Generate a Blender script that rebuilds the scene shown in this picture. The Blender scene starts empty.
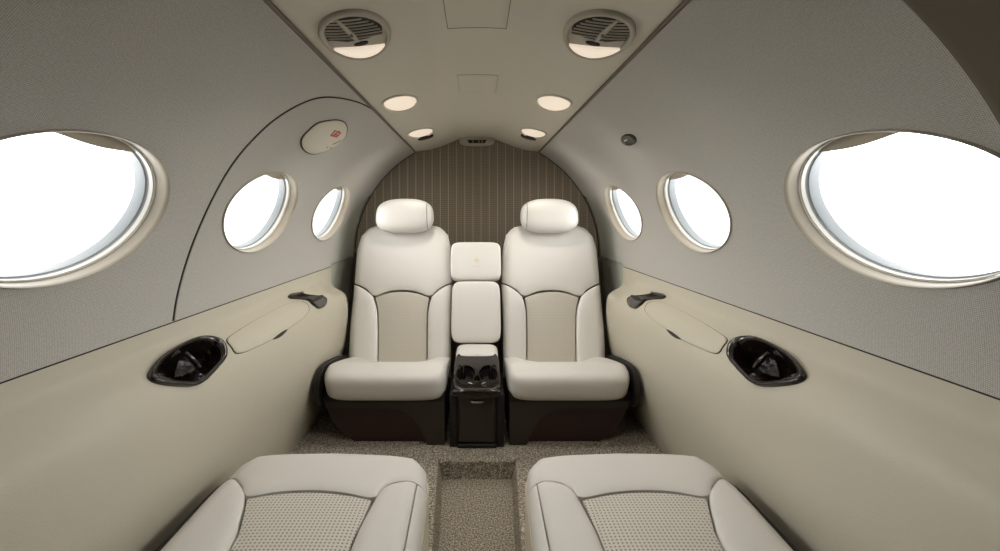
import bpy, bmesh, math
import numpy as np
from mathutils import Vector

SC = bpy.context.scene
COL = SC.collection
PI = math.pi
# ---------------------------------------------------------------- measuring
F, CX, CY, EZ = 430.0, 477.0, 215.0, 0.88      # focal length, vanishing point, eye height


def at(px, py, y):
    return Vector(((px - CX) * y / F, y, EZ - (py - CY) * y / F))


# ---------------------------------------------------------------- materials
def lin(c):
    return tuple(((v / 255) / 12.92 if v / 255 <= .04045 else ((v / 255 + .055) / 1.055) ** 2.4) for v in c) + (1,)


def mat(name, rgb, rough=.6, metal=0, coat=0, spec=.5, sheen=0):
    m = bpy.data.materials.new(name)
    m.use_nodes = True
    b = m.node_tree.nodes['Principled BSDF']
    b.inputs['Base Color'].default_value = lin(rgb)
    b.inputs['Roughness'].default_value = rough
    b.inputs['Metallic'].default_value = metal
    b.inputs['Coat Weight'].default_value = coat
    b.inputs['Specular IOR Level'].default_value = spec
    b.inputs['Sheen Weight'].default_value = sheen
    return m, m.node_tree, b


def node(nt, typ, **kw):
    n = nt.nodes.new(typ)
    for k, v in kw.items():
        if k.startswith('i_'):
            n.inputs[k[2:].replace('_', ' ')].default_value = v
        else:
            setattr(n, k, v)
    return n


def ramp(nt, fac, stops):
    r = nt.nodes.new('ShaderNodeValToRGB')
    el = r.color_ramp.elements
    while len(el) < len(stops):
        el.new(.5)
    for e, (p, c) in zip(el, stops):
        e.position = p
        e.color = lin(c)
    nt.links.new(fac, r.inputs['Fac'])
    return r.outputs['Color']


def bump(nt, b, height, strength=.3, dist=.001):
    n = node(nt, 'ShaderNodeBump', i_Strength=strength, i_Distance=dist)
    nt.links.new(height, n.inputs['Height'])
    nt.links.new(n.outputs['Normal'], b.inputs['Normal'])


def leather(name, rgb, rough=.42):
    m, nt, b = mat(name, rgb, rough)
    tc = node(nt, 'ShaderNodeTexCoord')
    v = node(nt, 'ShaderNodeTexVoronoi', i_Scale=420.0)
    nt.links.new(tc.outputs['Object'], v.inputs['Vector'])
    n = node(nt, 'ShaderNodeTexNoise', i_Scale=9.0, i_Detail=3.0)
    nt.links.new(tc.outputs['Object'], n.inputs['Vector'])
    a = node(nt, 'ShaderNodeMath', operation='MULTIPLY_ADD')
    a.inputs[1].default_value = 8.0
    nt.links.new(n.outputs['Fac'], a.inputs[0])
    nt.links.new(v.outputs['Distance'], a.inputs[2])
    bump(nt, b, a.outputs[0], .25, .0008)
    return m


def perforated(name, rgb, hole, pitch, axes=('X', 'Z')):
    m, nt, b = mat(name, rgb, .5)
    tc = node(nt, 'ShaderNodeTexCoord')
    s = node(nt, 'ShaderNodeSeparateXYZ')
    nt.links.new(tc.outputs['UV'], s.inputs[0])

    def mth(op, x, y=None):
        n = node(nt, 'ShaderNodeMath', operation=op)
        for i, q in enumerate((x, y)):
            if q is None:
                continue
            if isinstance(q, (int, float)):
                n.inputs[i].default_value = q
            else:
                nt.links.new(q, n.inputs[i])
        if op == 'MULTIPLY_ADD':
            n.inputs[2].default_value = .5
        return n.outputs[0]
    u = mth('SINE', mth('MULTIPLY', s.outputs['X'], 2 * PI / pitch))
    v = mth('SINE', mth('MULTIPLY', s.outputs['Y'], 2 * PI / pitch))
    d = mth('MULTIPLY', mth('MULTIPLY_ADD', u, .5), mth('MULTIPLY_ADD', v, .5))
    c = ramp(nt, d, [(.42, rgb), (.75, hole)])
    nt.links.new(c, b.inputs['Base Color'])
    bump(nt, b, mth('MULTIPLY', d, -1.0), .4, .001)
    return m


def woven(name, c1, c2, pitch, rough=.85):
    """fine woven wall cloth, threads laid along the panel"""
    m, nt, b = mat(name, c1, rough, spec=.2, sheen=.15)
    tc = node(nt, 'ShaderNodeTexCoord')
    w1 = node(nt, 'ShaderNodeTexWave', wave_type='BANDS', bands_direction='X', i_Scale=.314 / pitch, i_Distortion=1.2, i_Detail=1.0)
    w2 = node(nt, 'ShaderNodeTexWave', wave_type='BANDS', bands_direction='Y', i_Scale=.314 / pitch, i_Distortion=1.2, i_Detail=1.0)
    n = node(nt, 'ShaderNodeTexNoise', i_Scale=260.0, i_Detail=2.0)
    for w in (w1, w2, n):
        nt.links.new(tc.outputs['UV'], w.inputs['Vector'])
    mu = node(nt, 'ShaderNodeMath', operation='MULTIPLY')
    nt.links.new(w1.outputs['Fac'], mu.inputs[0])
    nt.links.new(w2.outputs['Fac'], mu.inputs[1])
    ad = node(nt, 'ShaderNodeMath', operation='MULTIPLY_ADD')
    ad.inputs[1].default_value = .6
    nt.links.new(n.outputs['Fac'], ad.inputs[0])
    nt.links.new(mu.outputs[0], ad.inputs[2])
    nt.links.new(ramp(nt, ad.outputs[0], [(.25, c2), (.8, c1)]), b.inputs['Base Color'])
    bump(nt, b, ad.outputs[0], .35, .0012)
    return m


M = {}
M['cream'] = leather('cream leather', (213, 210, 204))
M['warmcream'] = leather('warm cream leather', (212, 202, 180), .38)
M['perf_back'] = perforated('perforated cream leather', (194, 188, 176), (172, 165, 152), .007)
M['perf_seat'] = perforated('coarse perforated cream leather', (208, 203, 192), (116, 108, 95), .0078)
M['wall'] = woven('pale woven wall cloth', (198, 195, 188), (158, 155, 147), .0026)
M['smooth'] = mat('smooth beige vinyl', (198, 190, 168), .42)[0]
M['ledge'] = leather('beige sidewall leather', (188, 182, 164), .42)
M['close'] = mat('grey green cloth', (176, 178, 166), .8)[0]
M['ceil'] = mat('warm grey ceiling panel', (204, 198, 183), .55)[0]
M['strip'] = mat('taupe trim strip', (108, 96, 82), .6)[0]
M['seam'] = mat('dark seam', (42, 36, 30), .8)[0]
M['brown'] = mat('dark brown plastic', (52, 42, 36), .45)[0]
M['redbrown'] = mat('dark red brown leather', (48, 27, 22), .55)[0]
M['black'] = mat('soft black', (22, 18, 16), .6)[0]
M['chrome'] = mat('polished steel', (205, 200, 190), .2, 1)[0]
M['bezel'] = mat('beige window surround', (168, 159, 142), .35)[0]
M['rim'] = mat('pale window retainer', (226, 222, 212), .25)[0]
M['gasket'] = mat('grey window gasket', (150, 156, 158), .4)[0]
M['plate'] = mat('pale cover plastic', (200, 195, 178), .45)[0]
M['red'] = mat('red print', (190, 52, 48), .6)[0]
M['greyink'] = mat('grey print', (110, 104, 96), .6)[0]
M['bronze'] = mat('dark bronze', (44, 38, 30), .35, .5)[0]
M['slat'] = mat('light grey louvre', (172, 164, 148), .5)[0]
M['void'] = mat('dark duct', (28, 20, 17), .8)[0]
M['leak_shell'] = mat('dark leak shell', (40, 40, 40), .9)[0]
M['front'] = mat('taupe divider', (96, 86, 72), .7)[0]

# carpet
m, nt, b = mat('speckled taupe carpet', (110, 100, 86), .95, spec=.1)
tc = node(nt, 'ShaderNodeTexCoord')
n1 = node(nt, 'ShaderNodeTexNoise', i_Scale=210.0, i_Detail=4.0, i_Roughness=.7)
nt.links.new(tc.outputs['Object'], n1.inputs['Vector'])
nt.links.new(ramp(nt, n1.outputs['Fac'], [(.36, (84, 77, 67)), (.5, (152, 143, 128)), (.64, (224, 216, 202))]), b.inputs['Base Color'])
bump(nt, b, n1.outputs['Fac'], .8, .004)
M['carpet'] = m

# bulkhead fabric with pin stripes
m, nt, b = mat('striped taupe bulkhead cloth', (88, 78, 64), .8, spec=.2, sheen=.2)
tc = node(nt, 'ShaderNodeTexCoord')
w = node(nt, 'ShaderNodeTexWave', wave_type='BANDS', bands_direction='X', i_Scale=.314 / .0455, i_Distortion=0.0)
wf = node(nt, 'ShaderNodeTexWave', wave_type='BANDS', bands_direction='X', i_Scale=.314 / .009, i_Distortion=2.0, i_Detail=2.0)
wh = node(nt, 'ShaderNodeTexWave', wave_type='BANDS', bands_direction='Z', i_Scale=.314 / .011, i_Distortion=3.0, i_Detail=2.0)
for q in (w, wf, wh):
    nt.links.new(tc.outputs['Object'], q.inputs['Vector'])
c1 = ramp(nt, w.outputs['Fac'], [(.965, (0, 0, 0)), (.995, (255, 255, 255))])
mx = node(nt, 'ShaderNodeMath', operation='MULTIPLY')
nt.links.new(wf.outputs['Fac'], mx.inputs[0])
nt.links.new(wh.outputs['Fac'], mx.inputs[1])
c2 = ramp(nt, mx.outputs[0], [(.1, (122, 112, 96)), (.75, (152, 141, 124))])
mix = node(nt, 'ShaderNodeMix', data_type='RGBA')
nt.links.new(c1, mix.inputs['Factor'])
nt.links.new(c2, mix.inputs['A'])
mix.inputs['B'].default_value = lin((172, 160, 142))
nt.links.new(mix.outputs['Result'], b.inputs['Base Color'])
bump(nt, b, mx.outputs[0], .3, .001)
M['bulk'] = m

# polished dark burl
m, nt, b = mat('polished dark burl veneer', (30, 20, 16), .2, coat=.35)
tc = node(nt, 'ShaderNodeTexCoord')
n1 = node(nt, 'ShaderNodeTexNoise', i_Scale=38.0, i_Detail=5.0, i_Distortion=2.5)
nt.links.new(tc.outputs['Object'], n1.inputs['Vector'])
nt.links.new(ramp(nt, n1.outputs['Fac'], [(.4, (12, 9, 8)), (.58, (30, 21, 17)), (.75, (72, 54, 42))]), b.inputs['Base Color'])
M['burl'] = m

# glass pane
m = bpy.data.materials.new('clear window glass')
m.use_nodes = True
nt = m.node_tree
nt.nodes.clear()
o = node(nt, 'ShaderNodeOutputMaterial')
t = node(nt, 'ShaderNodeBsdfTransparent')
g = node(nt, 'ShaderNodeBsdfGlossy', i_Roughness=.02)
mxs = node(nt, 'ShaderNodeMixShader')
mxs.inputs[0].default_value = .05
nt.links.new(t.outputs[0], mxs.inputs[1])
nt.links.new(g.outputs[0], mxs.inputs[2])
nt.links.new(mxs.outputs[0], o.inputs['Surface'])
M['glass'] = m

m, nt, b = mat('lit lamp lens', (196, 186, 170), .4)
b.inputs['Emission Color'].default_value = lin((255, 236, 214))
b.inputs['Emission Strength'].default_value = .62
M['lamp'] = m

# ---------------------------------------------------------------- builders
LOC = {}


def empty(name, loc, label=None, cat=None, group=None, kind=None):
    o = bpy.data.objects.new(name, None)
    COL.objects.link(o)
    o.location = loc
    o.empty_display_size = .05
    LOC[o] = Vector(loc)
    props(o, label, cat, group, kind)
    return o


def props(o, label=None, cat=None, group=None, kind=None):
    if label:
        o['label'] = label
    if cat:
        o['category'] = cat
    if group:
        o['group'] = group
    if kind:
        o['kind'] = kind
    return o


def obj(name, geo, material, parent=None, smooth=True, recalc=True):
    """link verts/faces (world coordinates) as one mesh object"""
    vs, fs = geo[0], geo[1]
    uv = geo[2] if len(geo) > 2 else None
    vs = [Vector(v) for v in vs]
    if parent is not None:
        origin = LOC[parent]
    else:
        lo = Vector([min(v[i] for v in vs) for i in range(3)])
        hi = Vector([max(v[i] for v in vs) for i in range(3)])
        origin = Vector(((lo.x + hi.x) / 2, (lo.y + hi.y) / 2, lo.z))
    me = bpy.data.meshes.new(name)
    me.from_pydata([v - origin for v in vs], [], fs)
    if uv:
        l = me.uv_layers.new(name='UVMap')
        for i, lp in enumerate(me.loops):
            l.data[i].uv = uv[lp.vertex_index]
    if recalc:
        bm = bmesh.new()
        bm.from_mesh(me)
        bmesh.ops.recalc_face_normals(bm, faces=bm.faces)
        bm.to_mesh(me)
        bm.free()
    if smooth:
        me.polygons.foreach_set('use_smooth', [True] * len(me.polygons))
        try:
            me.set_sharp_from_angle(angle=math.radians(50))
        except Exception:
            pass
    me.materials.append(material)
    o = bpy.data.objects.new(name, me)
    COL.objects.link(o)
    LOC[o] = origin
    if parent is not None:
        o.parent = parent
    else:
        o.location = origin
    return o


def structure(name, geo, material, parent=None, **k):
    o = obj(name, geo, material, parent, **k)
    if parent is None:
        o['kind'] = 'structure'
    return o


def join(*gs):
    vs, fs = [], []
    for g in gs:
        n = len(vs)
        vs += list(g[0])
        fs += [tuple(i + n for i in f) for f in g[1]]
    return vs, fs


def gridfaces(nu, nv, wrap=False):
    fs = []
    for i in range(nu - 1):
        for j in range(nv if wrap else nv - 1):
            k = (j + 1) % nv
            fs.append((i * nv + j, i * nv + k, (i + 1) * nv + k, (i + 1) * nv + j))
    return fs


def spline(pts, n, closed=False):
    """Catmull-Rom through pts resampled evenly to n points"""
    P = [np.array(p, float) for p in pts]
    if len(P) == 2:
        return [P[0] + (P[1] - P[0]) * i / (n - 1) for i in range(n)]
    out = []
    m = len(P)
    segs = m if closed else m - 1
    for i in range(segs):
        if closed:
            a, b, c, d = P[i - 1], P[i], P[(i + 1) % m], P[(i + 2) % m]
        else:
            b, c = P[i], P[i + 1]
            a = P[i - 1] if i else 2 * b - c
            d = P[i + 2] if i + 2 < m else 2 * c - b
        for k in range(12):
            t = k / 12
            out.append(.5 * ((2 * b) + (c - a) * t + (2 * a - 5 * b + 4 * c - d) * t * t + (3 * b - a - 3 * c + d) * t ** 3))
    out.append(P[0] if closed else P[-1])
    A = np.array(out)
    s = np.concatenate([[0], np.cumsum(np.linalg.norm(np.diff(A, axis=0), axis=1))])
    q = np.linspace(0, s[-1], n + (1 if closed else 0))
    R = np.stack([np.interp(q, s, A[:, k]) for k in range(A.shape[1])], 1)
    return list(R[:-1] if closed else R)


def tube(pts, r, n=8, closed=False):
    vs, fs = [], []
    P = [Vector(p) for p in pts]
    m = len(P)
    for i, p in enumerate(P):
        d = (P[(i + 1) % m] - P[i - 1]) if closed else (P[min(i + 1, m - 1)] - P[max(i - 1, 0)])
        d.normalize()
        a = d.cross(Vector((0, 0, 1)))
        if a.length < .05:
            a = d.cross(Vector((1, 0, 0)))
        a.normalize()
        b = d.cross(a)
        for k in range(n):
            t = 2 * PI * k / n
            vs.append(p + a * r * math.cos(t) + b * r * math.sin(t))
    fs = gridfaces(m, n, True)
    if closed:
        fs += [((m - 1) * n + j, (m - 1) * n + (j + 1) % n, (j + 1) % n, j) for j in range(n)]
    else:
        fs += [tuple(range(n)), tuple((m - 1) * n + k for k in range(n))]
    return vs, fs


def box(x0, x1, y0, y1, z0, z1, bev=0.0, seg=2):
    bm = bmesh.new()
    bmesh.ops.create_cube(bm, size=1)
    for v in bm.verts:
        v.co = Vector(((x0 + x1) / 2 + v.co.x * (x1 - x0), (y0 + y1) / 2 + v.co.y * (y1 - y0), (z0 + z1) / 2 + v.co.z * (z1 - z0)))
    if bev:
        bmesh.ops.bevel(bm, geom=bm.edges[:], offset=bev, segments=seg, affect='EDGES', profile=.5)
    bm.verts.index_update()
    r = [v.co.copy() for v in bm.verts], [tuple(v.index for v in f.verts) for f in bm.faces]
    bm.free()
    return r


def prism(poly, fn, lo, hi):
    """closed prism of a 2D outline; fn(u, v, h) gives the point"""
    n = len(poly)
    vs = [fn(p[0], p[1], lo) for p in poly] + [fn(p[0], p[1], hi) for p in poly]
    fs = [tuple(range(n)), tuple(range(n, 2 * n))] + [(i, (i + 1) % n, n + (i + 1) % n, n + i) for i in range(n)]
    return vs, fs


def pebble(c, half, e=4.0, n=18, warp=None, eyz=None):
    """soft rounded block: a cube grid pushed out to a superellipsoid"""
    bm = bmesh.new()
    bmesh.ops.create_cube(bm, size=2)
    bmesh.ops.subdivide_edges(bm, edges=bm.edges[:], cuts=n, use_grid_fill=True)
    vs = []
    for v in bm.verts:
        p = Vector([math.copysign(abs(q) ** .85, q) for q in v.co])
        f2 = eyz or e
        k = (abs(p.x) ** e + (abs(p.y) ** f2 + abs(p.z) ** f2) ** (e / f2)) ** (1 / e)
        p = p / k
        if warp:
            p = warp(p)
        vs.append(Vector((c[0] + p.x * half[0], c[1] + p.y * half[1], c[2] + p.z * half[2])))
    bm.verts.index_update()
    fs = [tuple(v.index for v in f.verts) for f in bm.faces]
    bm.free()
    return vs, fs


# ---------------------------------------------------------------- cabin surfaces
TH0, TH1 = math.radians(-3.4), math.radians(58.2)


def Rof(th):
    t = min(max((th - TH0) / math.radians(61.1), 0), 1.2)
    return .681 - .033 * t ** 1.3


def up(y, s, side, off=0.0):
    """upper side panel: s is arc length above the cabin centre, off goes into the cabin"""
    th = s / .67
    r = Rof(th) - off
    return Vector((side * r * math.cos(th), y, .68 + r * math.sin(th)))


def up_inv(px, py):
    dx, dz = abs(px - CX), -(py - CY)
    best = None
    for i in range(1300):
        th = TH0 - .02 + (TH1 - TH0 + .04) * i / 1299
        p = up(0, th * .67, 1)
        e = abs(math.atan2(p.z - EZ, p.x) - math.atan2(dz, dx))
        if best is None or e < best[0]:
            best = (e, th, p.x)
    return (F * best[2] / dx, best[1] * .67)


LOWP = spline([(.681, -.240), (.680, -.262), (.676, -.284), (.652, -.305), (.626, -.329), (.609, -.362), (.602, -.42), (.606, -.52), (.62, -.62), (.65, -.75), (.69, -.885)], 90)
LOWF = spline([(.681, -.240), (.680, -.262), (.676, -.285), (.660, -.306), (.642, -.332), (.630, -.368), (.624, -.43), (.622, -.53), (.628, -.63), (.652, -.75), (.69, -.885)], 90)


LOWE = spline([(.681, -.240), (.680, -.275), (.678, -.318), (.662, -.340), (.632, -.356), (.611, -.378), (.602, -.43), (.606, -.52), (.62, -.62), (.65, -.75), (.69, -.885)], 90)


def lowprof(y):
    if y > 1.76:
        e = min((y - 1.76) / .2, 1)
        e = e * e * (3 - 2 * e)
        return [b * e + a * (1 - e) for a, b in zip(LOWP, LOWE)]
    e = min(max((y - .25) / .75, 0), 1)
    e = .35 + .65 * e * e * (3 - 2 * e)
    return [a * e + b * (1 - e) for a, b in zip(LOWP, LOWF)]


def low(y, q, side, off=0.0):
    P = lowprof(y)
    i = min(max(q, 0), 1) * (len(P) - 1)
    k = min(int(i), len(P) - 2)
    p = P[k] + (P[k + 1] - P[k]) * (i - k)
    k0, k1 = max(k - 2, 0), min(k + 3, len(P) - 1)
    t = P[k1] - P[k0]
    n = np.array([t[1], -t[0]]) / np.linalg.norm(t)      # into the cabin
    if n[0] > 0 and n[1] < 0:
        n = -n
    p = p + n * off
    return Vector((side * p[0], y, EZ + p[1]))


def low_inv(px, py):
    dx, dz = abs(px - CX), py - CY
    y = 1.0
    for _ in range(8):
        P = lowprof(y)
        r = [-p[1] / p[0] for p in P]
        q = float(np.interp(dz / dx, r, np.linspace(0, 1, len(P))))
        y = F * low(y, q, 1).x / dx
    return (y, q)


CEILP = spline([(-.346, .353), (-.31, .357), (-.26, .365), (-.207, .38), (-.15, .402), (-.095, .422), (0, .428), (.095, .422), (.15, .402), (.207, .38), (.26, .365), (.31, .357), (.346, .353)], 60)


def ceil(x, y, off=0.0):
    z = float(np.interp(x, [p[0] for p in CEILP], [p[1] for p in CEILP]))
    return Vector((x, y, EZ + z - off))


def patch(fn, outline, profile, cap=True, cap_off=None):
    """rings of a closed outline on a surface; profile lists (scale, off)"""
    c = np.mean(np.array(outline), axis=0)
    n = len(outline)
    vs = []
    for sc, off in profile:
        for p in outline:
            q = c + (np.array(p) - c) * sc
            vs.append(fn(q[0], q[1], off))
    fs = gridfaces(len(profile), n, True)
    if cap:
        k = len(vs)
        vs.append(fn(c[0], c[1], profile[-1][1] if cap_off is None else cap_off))
        b = (len(profile) - 1) * n
        fs += [(b + j, b + (j + 1) % n, k) for j in range(n)]
    return vs, fs


def ellipse(c, rx, ry, n=72, e=2.0):
    o = []
    for k in range(n):
        t = 2 * PI * k / n
        o.append((c[0] + rx * math.copysign(abs(math.cos(t)) ** (2 / e), math.cos(t)), c[1] + ry * math.copysign(abs(math.sin(t)) ** (2 / e), math.sin(t))))
    return o


def sheet(fn, us, vs_, holes=()):
    """grid on a surface with elliptical holes whose edges are snapped"""
    nu, nv = len(us), len(vs_)
    uv = [[u, v] for u in us for v in vs_]

    def rad(p, h):
        return math.hypot((p[0] - h[0]) / h[2], (p[1] - h[1]) / h[3])
    faces = gridfaces(nu, nv)
    keep = []
    for f in faces:
        c = np.mean([uv[i] for i in f], axis=0)
        if all(rad(c, h) > 1 for h in holes):
            keep.append(f)
    if holes:
        cnt = {}
        for f in keep:
            for a in range(4):
                k = tuple(sorted((f[a], f[(a + 1) % 4])))
                cnt[k] = cnt.get(k, 0) + 1
        edge = {i for k, c in cnt.items() if c == 1 for i in k}
        for i in edge:
            for h in holes:
                r = rad(uv[i], h)
                if .75 < r < 1.3:
                    uv[i] = [h[0] + (uv[i][0] - h[0]) / r, h[1] + (uv[i][1] - h[1]) / r]
    used = sorted({i for f in keep for i in f})
    mp = {i: k for k, i in enumerate(used)}
    P = [fn(*uv[i]) for i in used]
    return P, [tuple(mp[i] for i in f) for f in keep], [tuple(uv[i]) for i in used]


WIN_S = .3228 * .67
WIN_A, WIN_B = .1986, .1275
WIN_Y = (.677, 1.287, 1.881)
Y0, Y1 = -.65, 2.40


def yend(s):
    th = math.degrees(s / .67)
    return float(np.interp(th, [-4, 3, 10, 17, 23, 28], [2.0, 2.04, 2.09, 2.16, 2.27, 2.40]))


# tray outline, right side, measured
TRAY_PX = [(728.7, 349), (733, 341.5), (742, 338), (756, 338), (769, 342.5), (785, 351), (798, 361), (807, 374), (805, 380.5), (795.5, 384.6), (778, 386.8), (762, 386.8), (750.5, 381), (737.4, 368), (729.5, 358)]
TRAY = [low_inv(*p) for p in TRAY_PX]
TRAY = [tuple(p) for p in spline(TRAY, 96, True)]
tc_ = np.mean(np.array(TRAY), axis=0)

for side, nm in ((-1, 'left'), (1, 'right')):
    # upper panel
    us = np.linspace(0, 1, 330)
    ss = np.linspace(TH0 * .67, TH1 * .67, 82)

    def fu(t, s, side=side):
        return up(Y0 + t, s, side)
    L = 2.05 - Y0 + .4
    ys = np.linspace(0, Y1 - Y0, 340)
    g = sheet(fu, ys, ss, [(y - Y0, WIN_S, WIN_A, WIN_B) for y in WIN_Y])
    # trim the panel back to its slanted aft end
    vs, fs, uv = g
    keepf = [f for f in fs if np.mean([vs[i].y for i in f]) < yend(np.mean([uv[i][1] for i in f])) + .004]
    for i in range(len(vs)):
        ye = yend(uv[i][1])
        if vs[i].y > ye:
            vs[i].y = ye
    structure('wall_' + nm, (vs, keepf, uv), M['wall'], recalc=False)

    # lower panel with armrest ledge, opened under the cup tray
    ys = np.concatenate([np.linspace(Y0, .78, 40), np.linspace(.79, 1.15, 80), np.linspace(1.16, 2.0, 50)])
    qs = np.linspace(0, 1, 110)
    ctr = np.array(TRAY)

    hole = [(tc_[0] + (p[0] - tc_[0]) * .93, tc_[1] + (p[1] - tc_[1]) * .93) for p in TRAY]

    def inside(y, q):
        c = False
        for (a0, b0), (a1, b1) in zip(hole, hole[1:] + hole[:1]):
            if (b0 > q) != (b1 > q) and y < (a1 - a0) * (q - b0) / (b1 - b0) + a0:
                c = not c
        return c
    V = [low(y, q, side) for y in ys for q in qs]
    UV = [(y, q) for y in ys for q in qs]
    fs = []
    for f in gridfaces(len(ys), len(qs)):
        c = np.mean([UV[i] for i in f], axis=0)
        if .8 < c[0] < 1.16 and .01 < c[1] < .5 and inside(*c):
            continue
        fs.append(f)
    # aft end cap of the ledge, turned outward with a soft corner
    n0 = len(V)
    for k in range(1, 7):
        a = k / 6 * PI / 2
        for q in qs:
            p = low(2.0, q, side)
            x = abs(p.x)
            o = .025
            V.append(Vector((side * (x + (o * (1 - math.cos(a)) if k < 6 else max(.0, .70 - x))), 2.0 + o * math.sin(a), p.z)))
    base = (len(ys) - 1) * len(qs)
    nq = len(qs)
    rows = [base] + [n0 + k * nq for k in range(6)]
    for r0, r1 in zip(rows, rows[1:]):
        for j in range(nq - 1):
            fs.append((r0 + j, r0 + j + 1, r1 + j + 1, r1 + j))
    structure('wall_lower_' + nm, (V, fs), M['ledge'], recalc=False)

    # closeout behind the seats
    vs = []
    yy = np.linspace(0, 1, 30)
    zz = [.0, .2, .4, .55, .639] + [0] * 40
    prof = [(.70, 0), (.70, .2), (.70, .45), (.697, .6), (.695, .64)] + [(Rof(s / .67) * math.cos(s / .67) + .010 * math.cos(s / .67), .68 + (Rof(s / .67) + .010) * math.sin(s / .67)) for s in np.linspace(TH0 * .67 + .01, .36, 40)]
    for y in yy:
        for p in prof:
            ye = yend(.67 * math.atan2(p[1] - .68, p[0])) - .015
            vs.append(Vector((side * p[0], ye + (Y1 - ye) * y, p[1])))
    structure('trim_' + ('1' if side < 0 else '2'), (vs, gridfaces(len(yy), len(prof))), M['close'], recalc=False)
    # seam across the closeout
    structure('trim_' + ('9' if side < 0 else '10'), tube([Vector((side * .694, y, .645)) for y in (1.98, 2.1, 2.25, 2.395)], .0022), M['strip'])
    # dark seam where the upper and lower panels meet
    structure('trim_' + ('3' if side < 0 else '4'), tube([Vector((side * .6805, y, .640)) for y in np.linspace(Y0, 2.0, 20)], .0016), M['seam'])
    # strip between ceiling and side panel
    structure('trim_' + ('5' if side < 0 else '6'), tube([Vector((side * .3432, y, EZ + .3500)) for y in np.linspace(Y0, Y1, 24)], .0044), M['strip'])

# bulkhead
prof = [(x, z) for x, z in [(-.71, -.02)] + [(-.71, .6)]] + [((Rof(t) + .03) * math.cos(PI - t), .68 + (Rof(t) + .03) * math.sin(t)) for t in np.linspace(0, TH1, 24)]
prof += [(-p[0], p[1]) for p in reversed(prof[2:])] + [(.71, .6), (.71, -.02)]
prof = prof[:2 + 24] + [(x, EZ + z + .02) for x, z in CEILP[6:-6:4]] + prof[2 + 24:]
structure('wall_rear', prism(prof, lambda u, v, h: Vector((u, h, v)), Y1, Y1 + .03), M['bulk'], smooth=False)
# bound edge of the bulkhead cloth
structure('trim_8', tube([Vector(((Rof(t) - .001) * math.cos(t) * s, Y1 - .003, .68 + (Rof(t) - .001) * math.sin(t))) for s, rng in ((-1, np.linspace(-.05, TH1, 30)), (1, np.linspace(TH1, -.05, 30))) for t in rng][:30], .003), M['seam'])
structure('trim_11', tube([Vector(((Rof(t) - .001) * math.cos(t), Y1 - .003, .68 + (Rof(t) - .001) * math.sin(t))) for t in np.linspace(-.05, TH1, 30)], .003), M['seam'])

# ceiling
ys = np.linspace(Y0, Y1, 60)
structure('ceiling', ([ceil(p[0], y) for y in ys for p in CEILP], gridfaces(60, 60)), M['ceil'], recalc=False)

# floor with sunken aisle
def hx(y):
    return max(.137 - (1.545 - y) * .0525, .09)


V, Fc = [], []
ys = list(np.linspace(Y0, 1.545, 24))
for y in ys:
    h = hx(y)
    for x, z in ((-.72, 0), (-h - .012, 0), (-h - .003, -.003), (-h, -.012), (-h + .012, -.07), (h - .012, -.07), (h, -.012), (h + .003, -.003), (h + .012, 0), (.72, 0)):
        V.append(Vector((x, y, z)))
Fc = gridfaces(24, 10)
b = 23 * 10
h = hx(1.545)
k = len(V)
V += [Vector((-.72, 2.45, 0)), Vector((.72, 2.45, 0)), Vector((-h + .012, 1.552, 0)), Vector((h - .012, 1.552, 0)), Vector((-h + .012, 1.545, -.006)), Vector((h - .012, 1.545, -.006))]
Fc += [(b + 4, b + 5, k + 5, k + 4), (k + 4, k + 5, k + 3, k + 2), (b + 1, b + 2, b + 3, b + 4, k + 4, k + 2), (b + 8, b + 7, b + 6, b + 5, k + 5, k + 3), (b, b + 1, k + 2, k), (b + 8, b + 9, k + 1, k + 3), (k, k + 2, k + 3, k + 1)]
structure('floor', (V, Fc), M['carpet'], smooth=False)

# unseen front divider behind the camera, made solid to shut out cockpit light
outer = []
for t in np.linspace(0, TH1, 16):
    outer.append(((Rof(t) + .03) * math.cos(t), .68 + (Rof(t) + .03) * math.sin(t)))
right = [(0, -.09), (.74, -.09), (.72, .6)] + outer + [(.0, EZ + .46)]
fr_r = prism(right, lambda u, v, h: Vector((u, h, v)), Y0 - .03, Y0)
fr_l = prism(right, lambda u, v, h: Vector((-u, h, v)), Y0 - .03, Y0)
structure('wall_front', join(fr_r, fr_l), M['front'], smooth=False)

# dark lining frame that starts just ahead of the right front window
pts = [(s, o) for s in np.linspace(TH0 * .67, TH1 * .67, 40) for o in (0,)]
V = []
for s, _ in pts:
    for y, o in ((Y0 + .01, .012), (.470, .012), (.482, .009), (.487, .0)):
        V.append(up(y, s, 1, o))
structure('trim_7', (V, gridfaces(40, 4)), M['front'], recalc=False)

# unseen shell added outside the trim panels to block light leaks, open at windows
for side, nm in ((-1, 'left'), (1, 'right')):
    def fo(y, s, side=side):
        return up(y, s, side, -.055)
    g = sheet(fo, np.linspace(Y0 - .03, Y1 + .03, 120), np.linspace(-.035, TH1 * .67 + .06, 40), [(y, WIN_S, WIN_A * 1.02, WIN_B * 1.02) for y in WIN_Y])
    lowv = [Vector((side * x, y, z)) for y in (Y0 - .03, Y1 + .03) for x, z in ((.74, .645), (.76, .3), (.76, -.1), (0, -.12))]
    structure('wall_airframe_' + nm, join((g[0], g[1]), (lowv, gridfaces(2, 4))), M['leak_shell'], recalc=False)
roof = [Vector((x, y, z)) for y in (Y0 - .03, Y1 + .03) for x, z in ((-.42, 1.26), (-.2, 1.36), (0, 1.38), (.2, 1.36), (.42, 1.26))]
structure('wall_airframe_top', (roof, gridfaces(2, 5)), M['leak_shell'], recalc=False)  # top of the added light-blocking shell

# ---------------------------------------------------------------- windows
def wf(side, yc):
    def fn(a, b, off):
        return up(yc + a, WIN_S + b, side, off)
    return fn


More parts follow.
